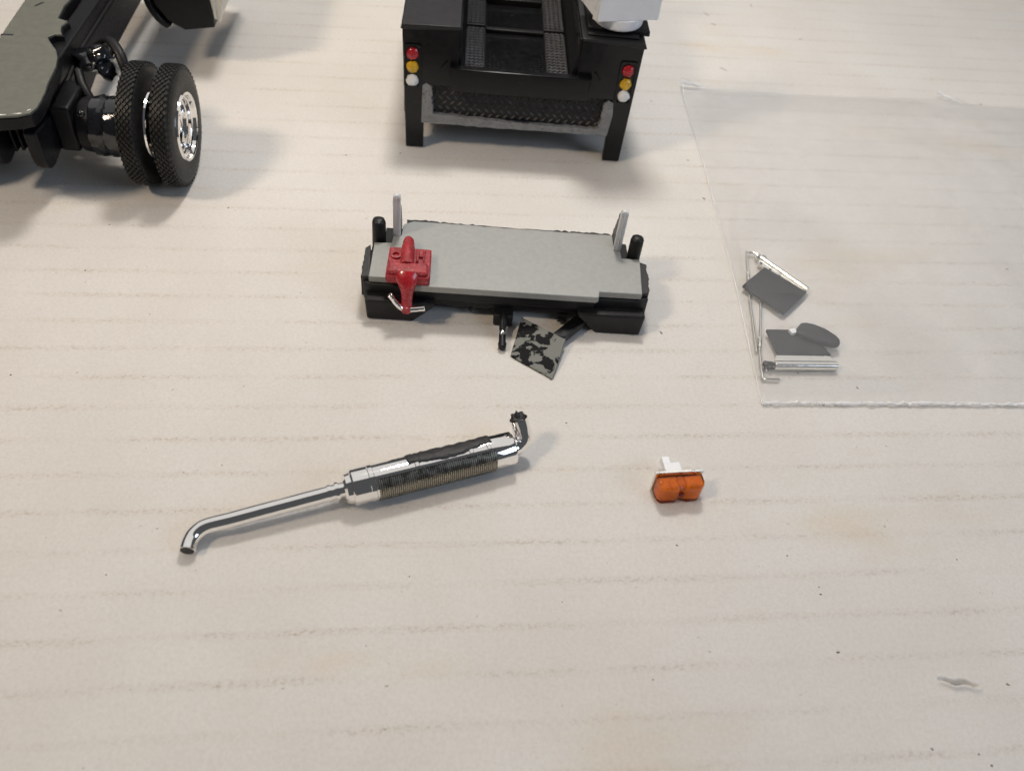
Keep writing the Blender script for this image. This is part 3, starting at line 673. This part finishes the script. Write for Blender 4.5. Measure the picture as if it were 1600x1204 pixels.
MB().blob((0.15, -1.55, 2.2), (0.5, 0.4, 0.5), 2, 0.15, 2).build('screw', 'amber_dark', lm)
MB().prism([(-2.4, 1.8), (0.9, 1.8), (0.8, 4.3), (-2.3, 4.3)], 0.6, 4.5).build('mounting_block', 'white', lm, 0.15)
MB().box((-1.7, 4.1, 1.2), (-0.2, 6.9, 2.9)).build('stub', 'white', lm, 0.15)

# ------------------------------------------------------------------ two mirrors and a loose pod inside a plastic pouch
def plate_between(mb, pts, z0, z1): return mb.prism([(p[0], p[1]) for p in pts], z0, z1)
m1 = thing('truck_mirror', 'black square truck mirror tilted across its long thin wire arm', 'mirror', (52.3, 38, 0.25), 0)
W = lambda x, y, z=None: (x - 52.3, y - 38) if z is None else (x - 52.3, y - 38, z - 0.25)
plate_between(MB(), [W(56.5, 48.0), W(65.9, 40.8), W(59.4, 32.0), W(50.5, 40.0)], 0.75, 1.5).build('mirror_plate', 'mirror_black', m1, 0.12, jitter=0.05)
d = Vector((10.9, -10.5, 0)).normalized(); nrm_ = Vector((-d.y, d.x, 0))
p0, p1 = Vector((56.0, 51.6, 0)), Vector((66.2, 41.9, 0))
br_ = MB(); n = 4
br_.tube([W(*(p0.xy), 1.3), W(*(p1.xy), 1.3)], 0.75, 14)
q0, q1 = p0 - nrm_ * -0.0, p1
br_.prism([W(*(q).xy) for q in (p0, p1, p1 - nrm_ * 2.1 + d * 0.2, p0 - nrm_ * 2.1 + d * 0.6)], 0.55, 1.25)
bk = br_.build('bracket', 'mirror_chrome', m1, 0.12)
for i in range(5):
    c = p0.lerp(p1, 0.10 + 0.2 * i) - nrm_ * 1.7
    MB().tube([W(c.x, c.y, 1.3), W(c.x, c.y, 1.7)], 0.28, 8).build('bolt', 'dark_metal', m1)
MB().tube(smoothpath([W(55.8, 52.4, 1.2), W(54.6, 53.7, 1.1), W(53.2, 53.7, 0.9), W(52.8, 53.0, 0.9), W(52.4, 43.5, 0.7), W(52.2, 37.8, 0.6), W(52.2, 19.2, 0.6)], 5), 0.31, 10).build('wire_arm', 'mirror_chrome', m1)
MB().tube([W(52.55, 46.0, 0.78), W(52.4, 43.0, 0.7)], 0.5, 12).build('collar', 'wire', m1)
MB().blob(W(55.4, 52.3, 1.3), (0.9, 0.9, 0.7), 3, 0.4, 2).tube([W(55.8, 51.8, 1.3), W(57.0, 53.0, 1.3), W(57.8, 52.2, 1.2)], 0.25, 8).build('clamp', 'mirror_chrome', m1)

m2 = thing('truck_mirror', 'black square truck mirror with thick chrome bar along its lower edge', 'mirror', (53, 18, 0.25), 0)
W = lambda x, y, z=None: (x - 53, y - 18) if z is None else (x - 53, y - 18, z - 0.25)
plate_between(MB(), [W(54.7, 25.8), W(62.5, 27.2), W(65.8, 25.6), W(68.5, 20.3), W(56.7, 17.8)], 0.75, 1.5).build('mirror_plate', 'mirror_black', m2, 0.12, jitter=0.05)
p0, p1 = Vector((55.4, 15.0, 0)), Vector((69.5, 17.6, 0)); d = (p1 - p0).normalized(); nrm_ = Vector((-d.y, d.x, 0))
br_ = MB().tube([W(p0.x, p0.y, 1.3), W(p1.x, p1.y, 1.2)], 1.05, 18).prism([W(*(q).xy) for q in (p0 + nrm_ * 0.5, p1 + nrm_ * 0.5, p1 + nrm_ * 2.4 - d * 1.0, p0 + nrm_ * 2.6 + d * 1.0)], 0.6, 1.62)
br_.build('bracket', 'mirror_chrome', m2, 0.12)
for i in range(5):
    c = p0.lerp(p1, 0.12 + 0.185 * i) + nrm_ * 2.2
    MB().tube([W(c.x, c.y, 1.4), W(c.x, c.y, 1.85)], 0.28, 8).build('bolt', 'wire', m2)
MB().blob(W(54.3, 14.9, 1.2), (1.1, 1.0, 0.9), 8, 0.6, 3).build('snapped_end', 'rough_cut_and_hole_shade', m2)
MB().tube(smoothpath([W(56.4, 11.6, 0.7), W(53.4, 11.3, 0.7), W(52.8, 11.8, 0.7), W(52.9, 20.0, 0.8), W(53.9, 28, 0.8), W(54.8, 37.0, 0.6)], 5), 0.31, 10).build('wire_arm', 'mirror_chrome', m2)
MB().tube([W(52.95, 20.5, 0.8), W(53.3, 23.4, 0.8)], 0.52, 12).build('collar', 'wire', m2)

pd = thing('mirror_pod', 'rounded glossy dark pod with a white nub lying over a mirror plate', 'model part', (65.5, 25.5, 1.45), 0)
W = lambda x, y, z=None: (x - 65.5, y - 25.5)
pod = [W(61.0, 25.2), W(61.6, 27.0), W(62.6, 28.6), W(63.8, 29.0), W(65.6, 28.8), W(68.2, 27.7), W(70.2, 26.0), W(70.9, 24.8), W(70.8, 23.4), W(70.1, 22.7), W(68.9, 22.5), W(67.4, 22.8), W(64.0, 23.6)]
MB().prism(pod, 0.0, 1.3).build('pod_shell', 'mirror_black', pd, 0.5, 4, smooth=60)
MB().box((-5.7, -0.5, 0.1), (-4.2, 0.9, 1.0), (0.5, -5, 0.3)).build('nub', 'white', pd, 0.15)

# pouch film
def bag_height(x, y):
    z = 0.55 + 0.30 * noise.noise(Vector((x * 0.035, y * 0.035, 1))) + 0.14 * noise.noise(Vector((x * 0.11, y * 0.11, 4)))
    def bump(cx, cy, rx, ry, ang, h):
        c, s_ = math.cos(ang), math.sin(ang); a, b = x - cx, y - cy
        p, q = (a * c + b * s_) / rx, (-a * s_ + b * c) / ry
        r = math.sqrt(p * p + q * q); return h / (1 + r ** 4)
    zz = max(z, bump(59.5, 40, 24, 26, 0, 2.9), bump(62.5, 21, 26, 24, 0.1, 3.7))
    return min(zz, 0.6 + 1.3 * max(0.0, x - 49.2))

def bag_pt(s, t):
    """s 0..1 left to right, t 0..1 bottom to top"""
    lf = smooth_left(t)
    bot = Vector((52.1 + (190 - 52.1) * s, 4.2 + (28.2 - 4.2) * s))
    top = Vector((38.9 + (205 - 38.9) * s, 133.9 + 28.6 * s - 4.0 * math.sin(math.pi * min(1, s / 0.5)) * (1 if s < 0.5 else 0) * 0.35 + (-3.0 if s > 0.545 else 0) * min(1, (s - 0.545) / 0.03 if s > 0.545 else 0)))
    left0 = Vector((52.1, 4.2)).lerp(Vector((38.9, 133.9)), t)
    off = lf - left0
    p = bot.lerp(top, t) + off * (1 - s) ** 3
    return p
def smooth_left(t):
    pts = [(0.0, 52.1, 4.2), (0.28, 49.5, 40.7), (0.67, 44.4, 91.0), (1.0, 38.9, 133.9)]
    for (a, x0, y0), (b, x1, y1) in zip(pts, pts[1:]):
        if t <= b: f = (t - a) / (b - a); return Vector((x0 + (x1 - x0) * f, y0 + (y1 - y0) * f))
    return Vector((38.9, 133.9))

bag = thing('plastic_pouch', 'flat clear plastic pouch with frosted edges lying over two mirrors', 'plastic bag', (52.1, 4.2, 0.03), 0)
BW = lambda p, z: (p.x - 52.1, p.y - 4.2, z)
def edge_fade(s, t): return min(1, s / 0.006, t / 0.05, (1 - t) / 0.10)
NXB, NYB = 130, 120
tf = MB(); vs_ = []
for j in range(NYB + 1):
    for i in range(NXB + 1):
        s, t = (i / NXB) ** 1.35, j / NYB
        p = bag_pt(s, t); f = max(0.0, edge_fade(s, t)); f = f * f * (3 - 2 * f)
        z = 0.10 + bag_height(p.x, p.y) * f
        lift = math.exp(-((p.x - 39) ** 2 + (p.y - 133.5) ** 2) / 30.0) * 2.6            # curled corner
        lift += 1.1 * math.exp(-((p.x - 126) ** 2 / 30 + (p.y - 148) ** 2 / 10))         # buckled top edge
        lift += 0.55 * math.exp(-(t / 0.012) ** 2)                                       # the bottom seal stands up
        vs_.append(BW(p, z + lift))
tf.add(vs_, [(j * (NXB + 1) + i, j * (NXB + 1) + i + 1, (j + 1) * (NXB + 1) + i + 1, (j + 1) * (NXB + 1) + i) for j in range(NYB) for i in range(NXB)])
tf.build('upper_film', 'film', bag, smooth=80)
bf = MB(); vs_ = []
for j in range(31):
    for i in range(31):
        vs_.append(BW(bag_pt(i / 30, j / 30), 0.04))
bf.add(vs_, [(j * 31 + i, j * 31 + i + 1, (j + 1) * 31 + i + 1, (j + 1) * 31 + i) for j in range(30) for i in range(30)])
bf.build('lower_film', 'film', bag, smooth=80)
rs = random.Random(11)
path = []; rad = []
for i in range(221):
    s = i / 220; p = bag_pt(s, 0.0)
    path.append(BW(p + Vector((0, rs.uniform(-.16, .16))), 0.55 + rs.uniform(-.15, .25))); rad.append(rs.uniform(0.18, 0.48))
MB().tube(path, rad, 8).build('bottom_seal', 'film_edge', bag, smooth=30)
path = [BW(bag_pt(0.0, i / 60), 0.16 + (2.4 * math.exp(-((1 - i / 60) / 0.035) ** 2))) for i in range(61)]
MB().tube(path, [rs.uniform(0.07, 0.2) for _ in path], 6).build('left_fold', 'film_edge', bag)
for (x0, y0), (x1, y1) in (((39.2, 133.4), (46, 134.2)), ((122.5, 149.6), (129.8, 147.0))):
    pts = [(x0 + (x1 - x0) * k / 10 - 52.1, y0 + (y1 - y0) * k / 10 - 4.2, 1.6 - 0.9 * k / 10 + rs.uniform(-.2, .2)) for k in range(11)]
    cr = MB().tube(pts, [0.5 - 0.03 * k + rs.uniform(-.12, .12) for k in range(11)], 7)
    cr.build('top_crease', 'film_edge', bag, smooth=30)

# ------------------------------------------------------------------ crumbs and fibres on the board
marks = [(-73.3,44.9,0.75,0.57),(-96.4,-15.0,0.58,0.19),(-97.1,32.8,0.56,0.22),(-95.7,16.7,0.53,0.21),(53.6,149.1,3.69,-0.74),(50.2,188.2,4.08,-0.93),(52.3,180.8,2.85,-0.59),(67.2,200.3,3.56,-1.29),(82.2,178.5,1.21,0.29),(120.8,62.9,1.07,0.21),(87.9,-51.2,0.85,-0.32),(59.8,-49.6,0.83,0.33),(53.3,-32.0,0.48,0.16),(58.4,-39.0,0.58,0.15),(58.3,-37.6,0.35,0.15),(72.3,-63.8,0.68,-0.56),(79.7,-63.6,0.54,-0.30),(81.3,-65.1,0.63,0.13),(-51.3,73.2,0.83,0.24),(-37.8,77.5,0.68,0.24),(137.1,149.0,1.39,0.26),(33.2,-33.0,0.56,-0.58),(31.3,21.9,1.29,-0.92),(73.8,13.1,0.96,-0.87),(43.6,75.7,1.40,-0.91),(40.0,93.1,0.89,-0.31),(28.6,-58.7,0.31,0.14),(-56.8,-43.9,0.32,0.16),(-61.5,-53.6,0.40,0.15),(61.1,15.1,0.88,-0.98),(-12.8,-46.4,0.32,0.15),(85.2,-27.8,0.37,0.15),(11.7,-7.9,0.52,0.18),(30.0,122.6,0.81,0.26),(-120.2,124.9,0.92,0.51)]
cb = MB(); rs = random.Random(3)
for x, y, l, a in marks:
    lx, ly, _ = local(G0, GA, (x, y)); z = flute_z(lx, ly)
    wd = min(0.28, 0.16 + l * 0.10) if l < 1.5 else 0.16
    c, s_ = math.cos(a), math.sin(a); n = 9
    ring = []
    for k in range(n):
        t = 2 * math.pi * k / n; r = rs.uniform(0.7, 1.15)
        p, q = l * 0.5 * math.cos(t) * r, wd * math.sin(t) * r
        ring.append((x + c * p - s_ * q, y + s_ * p + c * q, z - 0.03))
    cb.add(ring + [(x, y, z + min(0.22, 0.10 + wd * 0.3))], [(k, (k + 1) % n, n) for k in range(n)])
for k in range(28):
    x, y = rs.uniform(-110, 120), rs.uniform(-75, 170); lx, ly, _ = local(G0, GA, (x, y)); z = flute_z(lx, ly); r0 = rs.uniform(0.10, 0.22)
    n = 6; cb.add([(x + r0 * math.cos(i * 1.047) * rs.uniform(.6, 1.3), y + r0 * math.sin(i * 1.047) * rs.uniform(.6, 1.3), z - 0.03) for i in range(n)] + [(x, y, z + r0 * 0.6)], [(i, (i + 1) % n, n) for i in range(n)])
o = cb.build('crumbs', 'speck', None, kind='stuff', smooth=10)
o['label'] = 'tiny dark plastic crumbs scattered over the white board'; o['category'] = 'crumbs'
